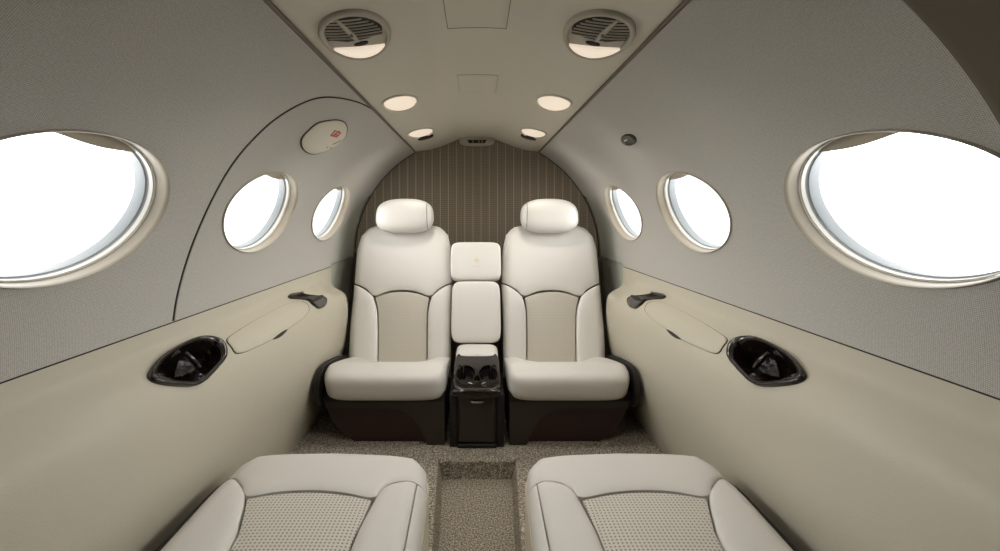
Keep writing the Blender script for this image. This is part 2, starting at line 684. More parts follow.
num = 0
for side in (-1, 1):
    for yc in WIN_Y:
        num += 1
        w = empty('window_%d' % num, up(yc, WIN_S, side), kind='structure')
        fn = wf(side, yc)
        E1 = ellipse((0, 0), WIN_A, WIN_B, 96)
        obj('window_frame', patch(fn, E1, [(1.012, -.001), (1.012, .003), (1.0, .005), (.988, .003), (.98, -.004), (.965, -.022), (.955, -.026)], cap=False), M['bezel'], w, recalc=False)
        obj('retainer_ring', patch(fn, E1, [(.957, -.020), (.955, -.0235), (.947, -.022), (.940, -.0225), (.936, -.026), (.936, -.034)], cap=False), M['rim'], w, recalc=False)
        obj('gasket', patch(fn, E1, [(.937, -.030), (.93, -.034), (.915, -.035), (.91, -.040), (.91, -.056)], cap=False), M['gasket'], w, recalc=False)
        obj('pane', patch(fn, E1, [(.925, -.046), (.6, -.046), (.3, -.046)]), M['glass'], w, recalc=False)
        # pull-down shade, nearly fully raised
        top, bot = [], []
        for k in range(25):
            a = -.70 + 1.44 * k / 24
            x = WIN_A * .955 * a
            zt = WIN_B * .955 * math.sqrt(max(0, 1 - a * a))
            zb = WIN_B * (.79 - .05 * a - .035 * math.cos((a - .2) * 4.5))
            top.append((x, max(zt, zb + .0005)))
            bot.append((x, min(zb, zt)))
        vs = [fn(p[0], p[1], -.029) for p in top] + [fn(p[0], p[1], -.029) for p in bot] + [fn(p[0], p[1], -.032) for p in bot] + [fn(p[0], p[1], -.032) for p in top]
        obj('shade', (vs, gridfaces(4, 25)), M['bezel'], w, recalc=False)

# ---------------------------------------------------------------- exit panel seam and cover on the left wall
EX = [(173, 321), (176, 300), (182, 275), (190, 250), (202, 220), (215, 193), (235, 160), (255, 137), (275, 119), (300, 104), (320, 97.5), (340, 98), (360, 103), (376, 111)]
exs = spline([up_inv(*p) for p in EX], 70)
d1 = empty('door_1', up(1.3, .2, -1), kind='structure')
obj('door_seal', tube([up(p[0], p[1], -1, .0003) for p in exs], .0024), M['seam'], d1)
obj('door_edge', tube([up(p[0] + .004, p[1] - .001, -1, .0003) for p in exs], .0022), M['wall'], d1)

COV = [(301.4, 143), (302.7, 137), (309, 130), (317, 123.6), (326, 121), (337, 120.2), (344.5, 123), (346.3, 130), (344.5, 136), (339, 142.7), (329, 149), (317, 153.2), (309, 152.7), (303.6, 149)]
cov = [tuple(p) for p in spline([up_inv(*p) for p in COV], 64, True)]
cc = np.mean(np.array(cov), axis=0)
fl = lambda a, b, o: up(a, b, -1, o)
cover = empty('exit_handle_cover', up(cc[0], cc[1], -1), 'pale oval emergency exit handle cover with small red marking on the left wall', 'cover')
obj('cover_plate', patch(fl, cov, [(1.0, 0), (1.0, .003), (.97, .0048), (.6, .005), (.3, .005)]), M['plate'], cover)
obj('shadow_gap', patch(fl, cov, [(1.05, -.002), (1.05, .0015), (1.0, .0016)], cap=False), M['seam'], cover)


def stroke(pxs, r, off=.0052):
    return tube([up(*up_inv(p[0] - 1.5, p[1] - 1.2), -1, off) for p in pxs], r, 6)


mk = [[(331, 135.5), (335, 130.5), (341, 133), (337, 137), (331, 135.5)], [(333, 136), (340, 131)], [(335, 134), (338, 135.5)]]
obj('red_marking', join(*[stroke(m_, .0022) for m_ in mk]), M['red'], cover)
obj('grey_lettering', join(*[stroke(m_, .0014) for m_ in ([(333, 144.5), (336, 143), (338, 142.5)], [(338.5, 142), (341.5, 140.5)], [(327, 147.8), (328.5, 147.2)], [(330.5, 148.5), (332, 148)])]), M['greyink'], cover)

bc = up_inv(629, 139.3)
fr_ = lambda a, b, o: up(a, b, 1, o)
bt = empty('wall_button', up(bc[0], bc[1], 1), 'small dark bronze oval button on the upper right wall', 'button')
eb = ellipse(bc, .054, .022, 40)
obj('button_body', patch(fr_, eb, [(1.0, 0), (1.0, .004), (.9, .007), (.6, .005), (.3, .004)]), M['bronze'], bt)
obj('indicator', patch(fr_, ellipse((bc[0] + .012, bc[1] + .004), .014, .0028, 16), [(1, .003), (1, .0068), (.5, .007)]), M['plate'], bt)

# ---------------------------------------------------------------- ledge fittings
LID_PX = [(645.4, 308), (649, 303), (656, 301.8), (668, 304.7), (685.4, 313.4), (701.4, 322), (716, 331), (727, 339.5), (722, 347.5), (718, 353), (709.5, 352), (695.5, 346), (679.6, 338), (668, 330), (653.4, 320), (646.5, 312.5)]
NOTCH_PX = [(667.5, 329.5), (672, 331.5), (677, 335), (682, 339.2), (679, 339.2), (674, 336.5), (670, 333)]
LATCH_PX = [(628, 301), (631, 297.6), (641, 296.7), (651, 295.4), (656, 293.8), (663, 294), (666.5, 296.5), (663, 299), (652, 299.8), (646, 301.2), (642, 305), (636, 309), (630.5, 307)]
for side, nm in ((-1, 'left'), (1, 'right')):
    fn = lambda a, b, o, side=side: low(a, b, side, o)
    # cup tray
    tb = low(tc_[0], tc_[1], side)
    t = empty('cup_tray', tb, 'polished black burl cup holder tray set into the %s armrest ledge' % nm, 'cup holder', 'cup trays in the side ledges')
    rhos = [1.0, 1.0, .975, .94, .90, .85, .82] + list(np.linspace(.80, 0.02, 34))
    offs = [-.004, .004, .0085, .0095, .0085, .0045, -.001]
    cups = [((1.005, tc_[1] - .004), .056, .085), ((.905, tc_[1] + .006), .052, .070)]
    V = []
    for i, r in enumerate(rhos):
        for p in TRAY:
            y = tc_[0] + (p[0] - tc_[0]) * r
            q = tc_[1] + (p[1] - tc_[1]) * r
            o = offs[i] if i < len(offs) else -.004
            if i >= len(offs):
                dmin = min(math.hypot((y - c[0]) / a, (q - c[1]) / b) for c, a, b in cups)
                k = min(max((1.08 - dmin) / .22, 0), 1)
                o = -.004 - .012 * (1 - r) - .045 * k * k * (3 - 2 * k)
                o += .008 * max(0, 1 - abs(dmin - 1.1) / .12)
            V.append(low(y, q, side, o))
    obj('tray_body', (V, gridfaces(len(rhos), len(TRAY), True)), M['burl'], t, recalc=False)
    rimp = [low(tc_[0] + (p[0] - tc_[0]) * .85, tc_[1] + (p[1] - tc_[1]) * .85, side, .0045) for p in TRAY]
    obj('inner_lip', tube(rimp, .0013, 6, True), M['bronze'], t)
    dv = [low(.962, tc_[1] - .035 + .07 * k / 8, side, -.004) for k in range(9)]
    obj('divider', tube(dv, .006, 8), M['burl'], t)

    # armrest lid
    lid = [low_inv(*p) for p in LID_PX]
    lid = [tuple(p) for p in spline(lid, 90, True)]
    lc = np.mean(np.array(lid), axis=0)
    l = empty('armrest_lid', low(lc[0], lc[1], side), 'long beige leather compartment lid behind the cup tray on the %s ledge' % nm, 'lid', 'armrest compartment lids')
    pr = [(1.0, 0), (1.0, .0012), (.992, .0026)] + [(s, .0030) for s in np.linspace(.96, .05, 16)]
    obj('lid_panel', patch(fn, lid, pr), M['ledge'], l)
    obj('lid_gap', patch(fn, lid, [(1.0, -.001), (1.02, .0004), (1.018, .0013), (1.0, .0010)], cap=False), M['seam'], l)
    nt_ = [tuple(p) for p in spline([low_inv(*p) for p in NOTCH_PX], 40, True)]
    obj('finger_notch', patch(fn, nt_, [(1.0, .001), (1.0, .0042), (.8, .0044), (.4, .0044)]), M['black'], l)

    # small burl pull at the aft end of the ledge
    la = [tuple(p) for p in spline([low_inv(*p) for p in LATCH_PX], 72, True)]
    ac = np.mean(np.array(la), axis=0)
    h_ = empty('ledge_pull', low(ac[0], ac[1], side), 'small dark burl pull at the aft end of the %s ledge beside the rear seat' % nm, 'handle', 'burl pulls on the ledges')
    obj('pull_body', patch(fn, la, [(1.0, -.001), (1.0, .005), (.93, .010), (.7, .011), (.4, .011)]), M['burl'], h_)
    k1 = low_inv(638, 299.8)
    obj('pull_recess', patch(fn, ellipse(k1, .055, .010, 32), [(1, .008), (1, .0118), (.5, .0122)]), M['black'], h_)
    k2 = low_inv(658, 296.4)
    obj('pull_tip', patch(fn, ellipse(k2, .05, .007, 32), [(1, .006), (1, .012), (.7, .014), (.3, .0145)]), M['bronze'], h_)

# ---------------------------------------------------------------- padded panels
def coons(B, T, L, R, n, m, gu, gv):
    B, T = np.array(spline(B, 41)), np.array(spline(T, 41))
    L, R = np.array(spline(L, 41)), np.array(spline(R, 41))

    def ev(C, t):
        x = np.linspace(0, 1, 41)
        return np.array([np.interp(t, x, C[:, 0]), np.interp(t, x, C[:, 1])])
    out = []
    us = [gu + (1 - 2 * gu) * (.5 - .5 * math.cos(PI * i / (n - 1))) for i in range(n)]
    vs = [gv + (1 - 2 * gv) * (.5 - .5 * math.cos(PI * j / (m - 1))) for j in range(m)]
    for u in us:
        for v in vs:
            p = (1 - v) * ev(B, u) + v * ev(T, u) + (1 - u) * ev(L, v) + u * ev(R, v)
            p -= (1 - u) * (1 - v) * B[0] + u * (1 - v) * B[-1] + (1 - u) * v * T[0] + u * v * T[-1]
            out.append((p, u, v))
    return out


def polydist(p, poly):
    best = 9
    for a, b in zip(poly, poly[1:] + poly[:1]):
        d = b - a
        L2 = d.dot(d)
        t = 0 if L2 == 0 else min(max((p - a).dot(d) / L2, 0), 1)
        best = min(best, float(np.linalg.norm(p - a - d * t)))
    return best


def padded(fn, B, T, L, R, outline, r, puff, gap=.003, n=30, m=30, back=-.004, edge=.5):
    w = max(np.linalg.norm(np.array(B[0]) - np.array(B[-1])), .02)
    hgt = max(np.linalg.norm(np.array(L[0]) - np.array(L[-1])), .02)
    pts = coons(B, T, L, R, n, m, gap / w, gap / hgt)
    front, rear, uv = [], [], []
    for p, u, v in pts:
        d = polydist(p, outline)
        ro = r if d >= r else math.sqrt(max(r * r - (r - d) ** 2, 0))
        e = (max(0, 1 - abs(2 * u - 1) ** 3.5) ** edge) * (max(0, 1 - abs(2 * v - 1) ** 5) ** edge)
        front.append(fn(p[0], p[1], ro + puff * e))
        rear.append(fn(p[0], p[1], min(back, ro - .002)))
        uv.append((p[0], p[1]))
    N = n * m
    fs = gridfaces(n, m) + [tuple(i + N for i in reversed(f)) for f in gridfaces(n, m)]
    for i in range(n - 1):
        for j in (0, m - 1):
            a, b = i * m + j, (i + 1) * m + j
            fs.append((a, b, b + N, a + N))
    for j in range(m - 1):
        for i in (0, n - 1):
            a, b = i * m + j, i * m + j + 1
            fs.append((a, b, b + N, a + N))
    return front + rear, fs, uv + uv


# rear backrest plane
OUT = [(348.5, 378), (350.5, 330), (353.5, 300), (355.5, 272), (357.5, 250), (361.5, 237), (370, 228.5), (385, 224.5), (405, 223.5), (425, 224.5), (440, 227.5), (449, 236), (452.5, 255), (452.8, 284), (451.8, 320), (451, 378)]
K = .39
BN = Vector((0, -1, K)).normalized()               # towards the cabin
BV = Vector((0, K, 1)).normalized()
B0 = Vector((0, 1.995, EZ - .64))
ROLL = .045


def back_uv(px, py, lift=None):
    if lift is None:
        p_ = np.array((px, py), float)
        o_ = [np.array(q, float) for q in OUT]
        dd = min(np.linalg.norm(p_ - a - (b - a) * min(max((p_ - a).dot(b - a) / (b - a).dot(b - a), 0), 1)) for a, b in zip(o_, o_[1:]))
        lift = .006 if dd < 2.5 else .045
    d = Vector(((px - CX) / F, 1, -(py - CY) / F))
    o = B0 + BN * lift
    e = Vector((0, 0, EZ))
    t = (o - e).dot(BN) / d.dot(BN)
    p = e + d * t
    return (p.x, (p - o).dot(BV))


def mir(pts, side):
    return [np.array((p[0] * (1 if side < 0 else -1), p[1])) for p in pts]


def back_fn(u, v, h):
    return B0 + Vector((u, 0, 0)) + BV * v + BN * h


YOKE = dict(B=[(355, 284), (366, 289), (374, 296.5), (388, 292), (402, 290.5), (416, 292), (430, 296.5), (438, 289.5), (453, 283)],
            L=[(355, 284), (356.5, 264), (358.5, 247), (363, 235.5)],
            T=[(363, 235.5), (370, 228.5), (385, 224.5), (405, 223.5), (425, 224.5), (440, 227.5), (448.5, 235.5)],
            R=[(453, 283), (452.7, 258), (448.5, 235.5)])
INS = dict(B=[(378, 378), (427, 378)], L=[(378, 378), (378.5, 330), (377.8, 310), (375, 297.5)], T=[(375, 297.5), (388, 293), (402, 291.5), (416, 293), (429.5, 297.5)], R=[(427, 378), (427, 330), (427.6, 310), (429.5, 297.5)])
OBOL = dict(B=[(348.5, 378), (377.5, 378)], L=[(348.5, 378), (350.5, 330), (353.5, 300), (354.8, 285)], T=[(354.8, 285), (365, 289.5), (373, 296.5)], R=[(377.5, 378), (378, 330), (377, 310), (373, 296.5)])
IBOL = dict(B=[(427.5, 378), (451, 378)], L=[(427.5, 378), (427.5, 330), (428.3, 310), (431.5, 297)], T=[(431.5, 297), (440, 289.5), (453, 284)], R=[(451, 378), (451.8, 320), (453, 284)])

for side, nm in ((-1, 'left'), (1, 'right')):
    S = lambda x: x if side < 0 else -x                  # left-seat x to this seat
    seat = empty('rear_seat', (S(-.36), 1.85, 0), 'cream leather rear seat with headrest against the %s wall, left of the cup console' % nm if side < 0 else 'cream leather rear seat with headrest against the right wall, right of the cup console', 'seat', 'rear cabin seats')
    outl = mir([back_uv(*p) for p in OUT], side)
    outl_ext = mir([back_uv(*p) for p in OUT[:-1]] + [(back_uv(451, 378)[0], -.25), (back_uv(348, 378)[0], -.25)], side)
    # outline runs on below the cushion so the lower edge stays full
    outl_ext = mir([(back_uv(348.5, 378)[0], -.2)] + [back_uv(*p) for p in OUT] + [(back_uv(451, 378)[0], -.2)], side)

    def panel(name, D, puff, material, gap=.0019, **k):
        d = {key: mir([back_uv(*p) for p in D[key]], side) for key in 'BTLR'}
        return obj(name, padded(back_fn, d['B'], d['T'], d['L'], d['R'], outl_ext, ROLL, puff, gap, **k), material, seat)
    panel('backrest_yoke', YOKE, .014, M['cream'], n=44, m=30)
    panel('backrest_insert', INS, .006, M['perf_back'])
    panel('bolster', OBOL, .020, M['cream'])
    panel('bolster', IBOL, .020, M['cream'])
    obj('back_shell', prism(spline(mir([back_uv(*p) for p in [(349.5, 360)] + OUT[1:-1] + [(451, 360)]], side), 60), back_fn, -.06, -.002), M['brown'], seat)

    # headrest
    hc = at(405 if side < 0 else 549, 216, 2.14)

    def hw(p):
        q = p.copy()
        q.z *= 1 - .06 * p.x * p.x
        q.x *= 1 + .03 * p.z * -1
        q.y += .25 * p.z * .6
        return q
    hr = obj('headrest', pebble(hc, (.142, .060, .086), 3.0, 18, hw), M['cream'], seat)
    ring = []
    for k in range(48):
        t = 2 * PI * k / 48
        c, s_ = math.cos(t), math.sin(t)
        x = .80
        sc = (1 - x ** 3.0) ** (1 / 3.0) / (abs(c) ** 3 + abs(s_) ** 3) ** (1 / 3.0)
        p = hw(Vector((x * (1 if side < 0 else -1), c * sc, s_ * sc)))
        ring.append(Vector((hc.x + p.x * .1425, hc.y + p.y * .0605, hc.z + p.z * .0865)))
    obj('piping', tube(ring, .0014, 6, True), M['strip'], hr)

    # cushion
    c = Vector((S(-.352), 1.80, EZ - .647))

    def cw(p):
        q = p.copy()
        rear = min(max((p.y + .5) / 1.2, 0), 1)
        if p.z > 0:
            side_w = min(max((abs(p.x) - .42) / .4, 0), 1)
            side_w = side_w * side_w * (3 - 2 * side_w)
            fall = 1 - min(max((abs(p.x) - .9) / .1, 0), 1) * .3
            q.z += p.z * (.40 * side_w * rear * fall - 1.30 * rear)
        out_ = p.x * (1 if side > 0 else -1)           # +1 at the wall
        q.x += .04 * (1 if side > 0 else -1) * max(out_, 0) * (1 - rear) * p.z
        # front leans forward at the top
        if p.y < 0:
            q.y -= .07 * p.z * -p.y
        return q
    obj('cushion', pebble(c, (.231, .212, .072), 7.0, 26, cw, 3.4), M['cream'], seat)
    # dark valance, base, kick panel
    xi, xo = S(-.122), S(-.592)
    lo, hi = min(xi, xo), max(xi, xo)
    obj('seat_pan', box(lo, hi, 1.635, 2.0, .165, .205, .01), M['black'], seat)
    fx = lambda u, v, h: Vector((S(u), h, v))
    body = [(-.124, 0), (-.124, .18), (-.588, .18), (-.585, .13), (-.56, .075), (-.525, .03), (-.475, 0)]
    obj('base', prism(body, fx, 1.672, 2.05), M['redbrown'], seat, smooth=False)
    arch = [(-.124, .0), (-.124, .178), (-.585, .178), (-.58, .145), (-.50, .140), (-.36, .140), (-.305, .135), (-.26, .115), (-.225, .075), (-.205, .035), (-.19, 0)]
    ai = spline(arch[3:], 40)
    obj('base_bracket', prism(arch[:3] + [tuple(p) for p in ai], fx, 1.645, 1.68), M['brown'], seat, smooth=False)
    # black shell on the wall side of the cushion
    sh = [(1.63, .155), (1.60, .19), (1.603, .26), (1.64, .295), (1.74, .290), (1.90, .26), (1.98, .22), (1.98, .16), (1.9, .12), (1.7, .13)]
    sh = [tuple(p) for p in spline(sh, 50, True)]
    a, b = S(-.588), S(-.606)
    obj('side_shell', prism(sh, lambda u, v, h: Vector((h, u, v)), min(a, b), max(a, b)), M['black'], seat)

# ---------------------------------------------------------------- centre armrest folded up
arm = empty('center_armrest', (0, 2.0, .3), 'cream padded armrest folded up between the two rear seats', 'armrest')
for nm_, (x0, x1, y0, y1), mt in (('upper_pad', (451.0, 501.0, 243.0, 281), 'cream'), ('lower_pad', (451.6, 500.4, 281.8, 343.0), 'cream')):
    a, b = back_uv(x0 - .6, y1, .055), back_uv(x1 - .6, y0, .055)
    cxp, cvp = (a[0] + b[0]) / 2, (a[1] + b[1]) / 2
    hw_, hv_ = (b[0] - a[0]) / 2, (b[1] - a[1]) / 2
    vs, fs = pebble((0, 0, 0), (1, 1, 1), 7, 18)
    pts = [back_fn(cxp + v.x * hw_, cvp + v.y * hv_, .050 + v.z * .030) for v in vs]
    obj(nm_, (pts, fs), M[mt], arm)
# embossed mark on the upper pad
e0 = back_uv(477.0, 260, .08)
star = []
for k in range(8):
    a = PI / 4 * k
    r = .016 if k % 2 == 0 else .0065
    star.append((e0[0] + r * math.sin(a), e0[1] + r * 1.3 * math.cos(a)))
g1 = prism(star, back_fn, .070, .0830)
g2 = [tube([back_fn(e0[0] + x, e0[1] - .030, .0800), back_fn(e0[0] + x + .004, e0[1] - .030, .0800)], .0016, 6) for x in (-.022, -.015, -.008, -.001, .006, .013)]
obj('embossed_mark', join(g1, *g2), M['warmcream'], arm, smooth=False)

# ---------------------------------------------------------------- cup console between the rear seats
con = empty('cup_console', (0, 1.75, 0), 'dark brown console with two burl cup holders standing between the rear seats', 'console')
obj('body', box(-.094, .094, 1.635, 1.98, 0.0, .205, .008), M['brown'], con)
obj('drawer_front', box(-.068, .068, 1.622, 1.640, .02, .205, .006), M['brown'], con)
obj('drawer_latch', pebble((0, 1.617, .178), (.024, .008, .0055), 2.5, 8), M['chrome'], con)
obj('foot_rail', box(-.075, .075, 1.618, 1.640, .002, .016, .004), M['black'], con)
for s in (-1, 1):
    obj('side_rail', box(min(s * .074, s * .104), max(s * .074, s * .104), 1.628, 1.70, .0, .20, .005), M['black'], con)
lidg = pebble((0, 1.885, .262), (.091, .078, .036), 5, 14)
obj('padded_lid', lidg, M['cream'], con)
# tilted burl top with two wells
TP0, TP1 = Vector((0, 1.60, .222)), Vector((0, 1.845, .292))
tv = (TP1 - TP0).normalized()
tn = Vector((0, -tv.z, tv.y))
TL = (TP1 - TP0).length


def top_fn(u, v, h):
    return TP0 + Vector((u, 0, 0)) + tv * v + tn * h


CUPS = [(-.044, .098), (.044, .098)]
outl = ellipse((0, TL / 2), .092, TL / 2, 96, 5)
rh = [1.0, 1.0, .985, .96, .93] + list(np.linspace(.9, .01, 44))
of = [-.03, -.004, .003, .005, .005]
V = []
for i, r in enumerate(rh):
    for p in outl:
        x, v = p[0] * r, TL / 2 + (p[1] - TL / 2) * r
        o = of[i] if i < len(of) else .004
        d = min(math.hypot((x - c[0]) / .036, (v - c[1]) / .055) for c in CUPS)
        k = min(max((1.06 - d) / .16, 0), 1)
        o -= .05 * k * k * (3 - 2 * k)
        V.append(top_fn(x, v, o))
obj('burl_top', (V, gridfaces(len(rh), 96, True)), M['burl'], con, recalc=False)
for cpt in CUPS:
    obj('cup_ring', tube([top_fn(p[0], p[1], .0065) for p in ellipse(cpt, .0375, .057, 48)], .0016, 6, True), M['bronze'], con)
    obj('cup_liner', patch(top_fn, ellipse(cpt, .034, .052, 40), [(1.0, -.005), (.97, -.04), (.9, -.043), (.4, -.043)]), M['black'], con)
obj('catch', patch(top_fn, ellipse((0, TL - .02), .03, .012, 32), [(1, .003), (.98, .0075), (.6, .008)]), M['burl'], con)
for s in (-1, 1):
    obj('chrome_clip', tube([top_fn(s * .018, .036, .007), top_fn(s * .032, .044, .007)], .0022, 6), M['chrome'], con)
obj('front_lip', pebble((0, 1.612, .213), (.092, .016, .016), 3.5, 10), M['burl'], con)

# ---------------------------------------------------------------- forward seats (seen from above, facing aft)
ZP = EZ - .585


def plan(u, v, h):
    return Vector((u, v, ZP - .05 + h))


FR = .048
for side, nm in ((-1, 'left'), (1, 'right')):
    S = lambda x: x if side < 0 else -x
    s1 = empty('forward_seat', (S(-.345), .75, 0), 'cream leather aft facing seat cushion with perforated centre, %s foreground' % nm, 'seat', 'aft facing seats in the foreground')
    N = .40
    out = [(-.560, N), (-.572, .75), (-.578, .95), (-.574, 1.02), (-.545, 1.066), (-.48, 1.075), (-.345, 1.078), (-.21, 1.070), (-.143, 1.058), (-.116, 1.02), (-.110, .95), (-.104, .75), (-.100, N)]
    ext = mir([(-.56, N - .1)] + out + [(-.100, N - .1)], side)
    YK = dict(B=[(-.576, .975), (-.540, .958), (-.508, .928), (-.478, .890), (-.42, .905), (-.350, .911), (-.28, .903), (-.2145, .886), (-.205, .912), (-.184, .940), (-.112, .952)],
              L=[(-.576, .975), (-.5765, 1.0), (-.570, 1.035)], T=[(-.570, 1.035), (-.545, 1.066), (-.48, 1.075), (-.345, 1.078), (-.21, 1.070), (-.143, 1.058), (-.122, 1.032)], R=[(-.112, .950), (-.114, .99), (-.122, 1.032)])
    IN = dict(B=[(-.385, N), (-.225, N)], L=[(-.385, N), (-.432, .75), (-.450, .82), (-.476, .889)], T=[(-.476, .889), (-.42, .904), (-.350, .910), (-.28, .902), (-.216, .885)], R=[(-.225, N), (-.223, .75), (-.219, .82), (-.216, .885)])
    OB = dict(B=[(-.560, N), (-.388, N)], L=[(-.560, N), (-.572, .75), (-.578, .972)], T=[(-.578, .972), (-.542, .956), (-.508, .926)], R=[(-.388, N), (-.434, .75), (-.453, .82), (-.479, .888), (-.508, .926)])
    IB = dict(B=[(-.222, N), (-.126, N)], L=[(-.222, N), (-.221, .75), (-.216, .83), (-.205, .908), (-.186, .938)], T=[(-.186, .938), (-.16, .946), (-.1325, .949)], R=[(-.126, N), (-.129, .75), (-.1325, .949)])
    GU = dict(B=[(-.1255, N), (-.100, N)], L=[(-.1255, N), (-.1285, .75), (-.132, .949)], T=[(-.132, .949), (-.12, .951), (-.110, .952)], R=[(-.100, N), (-.104, .75), (-.110, .952)])

    def fpanel(name, D, puff, material, gap=.0011, **k):
        d = {key: mir(D[key], side) for key in 'BTLR'}
        return obj(name, padded(plan, d['B'], d['T'], d['L'], d['R'], ext, FR, puff, gap, edge=.6, **k), material, s1)
    fpanel('cushion_front', YK, .010, M['cream'], n=56, m=30)
    fpanel('cushion_insert', IN, .003, M['perf_seat'])
    fpanel('bolster', OB, .013, M['cream'])
    fpanel('bolster', IB, .011, M['cream'])
    fpanel('gusset', GU, .002, M['cream'], n=16)
    o2 = [tuple(p) for p in spline(mir(out, side), 70)]
    obj('cushion_side', prism(o2, plan, -.13, -.001), M['warmcream'], s1)
    bx = sorted((S(-.52), S(-.16)))
    obj('pedestal', box(bx[0], bx[1], .42, .98, 0.0, .14, .012), M['brown'], s1)
    bx = sorted((S(-.581), S(-.590)))
    sh = [tuple(p) for p in spline([(.40, .10), (.40, .26), (.8, .265), (.98, .262), (1.03, .235), (1.04, .18), (1.0, .1), (.7, .08)], 50, True)]
    obj('side_shell', prism(sh, lambda u, v, h: Vector((h, u, v)), bx[0], bx[1]), M['black'], s1)

# ---------------------------------------------------------------- ceiling fittings
def lamp(side, yc, label, slot):
    xc = .252 * side
    f = lambda a, b, o: ceil(a, b, o)
    e = ellipse((xc, yc), .058, .098, 56)
    t = empty('ceiling_lamp', ceil(xc, yc), label, 'light', 'small oval ceiling lamps')
    obj('lamp_bezel', patch(f, e, [(1.0, -.002), (1.0, .002), (.97, .005), (.92, .005), (.88, .0015), (.87, -.002)], cap=False), M['ceil'], t, recalc=False)
    obj('lamp_lens', patch(f, e, [(.885, .000), (.6, .0022), (.3, .0028)]), M['lamp'], t, recalc=False)
    if slot:
        sl = [(xc + .05 * math.cos(a), yc + .085 + .03 * math.sin(a)) for a in np.linspace(0, 2 * PI, 24, endpoint=False)]
        obj('lamp_louvre', patch(f, ellipse((xc + .01 * -side, yc + .100), .036, .022, 32), [(1, -.001), (1, .010), (.8, .012), (.4, .012)]), M['bronze'], t)


lamp(-1, 1.415, 'small plain oval lamp on the left side of the ceiling behind the round vent light', False)
lamp(1, 1.415, 'small plain oval lamp on the right side of the ceiling behind the round vent light', False)
lamp(-1, 1.925, 'small oval lamp with dark louvre at the left aft end of the ceiling', True)
lamp(1, 1.925, 'small oval lamp with dark louvre at the right aft end of the ceiling', True)

for side, nm in ((-1, 'left'), (1, 'right')):
    xc, yc, rx, ry = .248 * side, .886, .068, .112
    f = lambda a, b, o: ceil(xc + rx * a, yc + ry * b, o)
    t = empty('ceiling_vent_light', ceil(xc, yc), 'large round air vent with louvres and a lit crescent lens, %s side of the ceiling' % nm, 'vent', 'round vent lights in the ceiling')
    E = ellipse((0, 0), 1, 1, 80)
    obj('outer_ring', patch(f, E, [(1.0, -.001), (1.0, .004), (.97, .008), (.92, .009), (.875, .007), (.86, .003)], cap=False), M['slat'], t, recalc=False)
    # face plate between louvres and lens
    tilt = -.22 * side

    def chord(b0, r=.87, n=30):
        """points of the ellipse with b above the tilted chord b = b0 + tilt*a"""
        return [(r * math.cos(q), r * math.sin(q)) for q in np.linspace(0, 2 * PI, 120, endpoint=False) if r * math.sin(q) > b0 + tilt * r * math.cos(q)]
    allp = [(.88 * math.cos(q), .88 * math.sin(q)) for q in np.linspace(0, 2 * PI, 80, endpoint=False)]
    obj('face_plate', patch(f, allp, [(1.0, .002), (.6, .002), (.2, .002)]), M['slat'], t, recalc=False)
    gr = [p for p in [(.80 * math.cos(q), -.08 + .76 * math.sin(q)) for q in np.linspace(-PI, 0, 40)]] + [(.74, .0 + tilt * .4), (.3, .10 + tilt * .1), (-.3, .10 - tilt * .1), (-.74, .0 - tilt * .4)]
    obj('vent_cavity', patch(f, gr, [(1.0, .001), (1.0, .0036), (.5, .0036)]), M['void'], t)
    for k in range(7):
        b0 = -.72 + .115 * k
        half = .78 * math.sqrt(max(0, 1 - ((b0 + .08) / .76) ** 2)) if b0 < -.08 else .75
        half = min(half, .77)
        a0, a1 = -half, half
        V = []
        for j in range(9):
            a = a0 + (a1 - a0) * j / 8
            bb = b0 + tilt * a * .9
            for db, o in ((-.016, .0036), (-.010, .0056), (.010, .0056), (.016, .0036)):
                V.append(f(a, bb + db, o))
        obj('louvre', (V, gridfaces(9, 4, True) + [(0, 1, 2, 3), (32, 33, 34, 35)]), M['slat'], t, smooth=False)
    bar = [(.18 * side - .025, -.80), (.18 * side + .025, -.80), (.05 * side + .075, -.25), (.03, .12), (-.05, .12), (.05 * side - .075, -.25)]
    obj('louvre_handle', patch(f, bar, [(1.0, .0036), (1.0, .0065), (.8, .0078), (.4, .008)]), M['slat'], t, smooth=False)
    mk = ellipse((0.045 * side, -.22), .04, .07, 20)
    obj('handle_mark', patch(f, mk, [(1.0, .007), (.9, .0088), (.5, .0088)]), M['bronze'], t)
    obj('dark_slot', patch(f, ellipse((-.02 * side, .27), .22, .075, 32), [(1.0, .0015), (1.0, .004), (.5, .004)]), M['void'], t)
    cr = chord(.40, .90)
    cr = sorted(cr, key=lambda p: p[0])
    lo_ = [(p[0], .40 + tilt * p[0] + .06 * (p[0] ** 2)) for p in reversed(cr)]
    cresc = cr + lo_[1:-1]
    obj('crescent_lens', patch(f, cresc, [(1.0, .002), (.97, .0065), (.6, .009), (.2, .0095)]), M['lamp'], t)

# the lamps' own light
def bulb(x, y, watts, aim):
    l = bpy.data.lights.new('lamp_light', 'SPOT')
    l.energy = watts
    l.color = (1.0, .94, .86)
    l.spot_size = math.radians(150)
    l.spot_blend = 1.0
    l.shadow_soft_size = .035
    o = bpy.data.objects.new('lamp_light', l)
    COL.objects.link(o)
    p = ceil(x, y, .03)
    o.location = p
    o.rotation_euler = (Vector(aim) - p).to_track_quat('-Z', 'Y').to_euler()


for s_ in (-1, 1):
    bulb(.252 * s_, 1.925, 4.6, (.34 * s_, 2.05, .6))
    bulb(.252 * s_, 1.415, 5.0, (.34 * s_, 1.6, 0))
    bulb(.247 * s_, .945, 2.6, (.34 * s_, 1.0, 0))

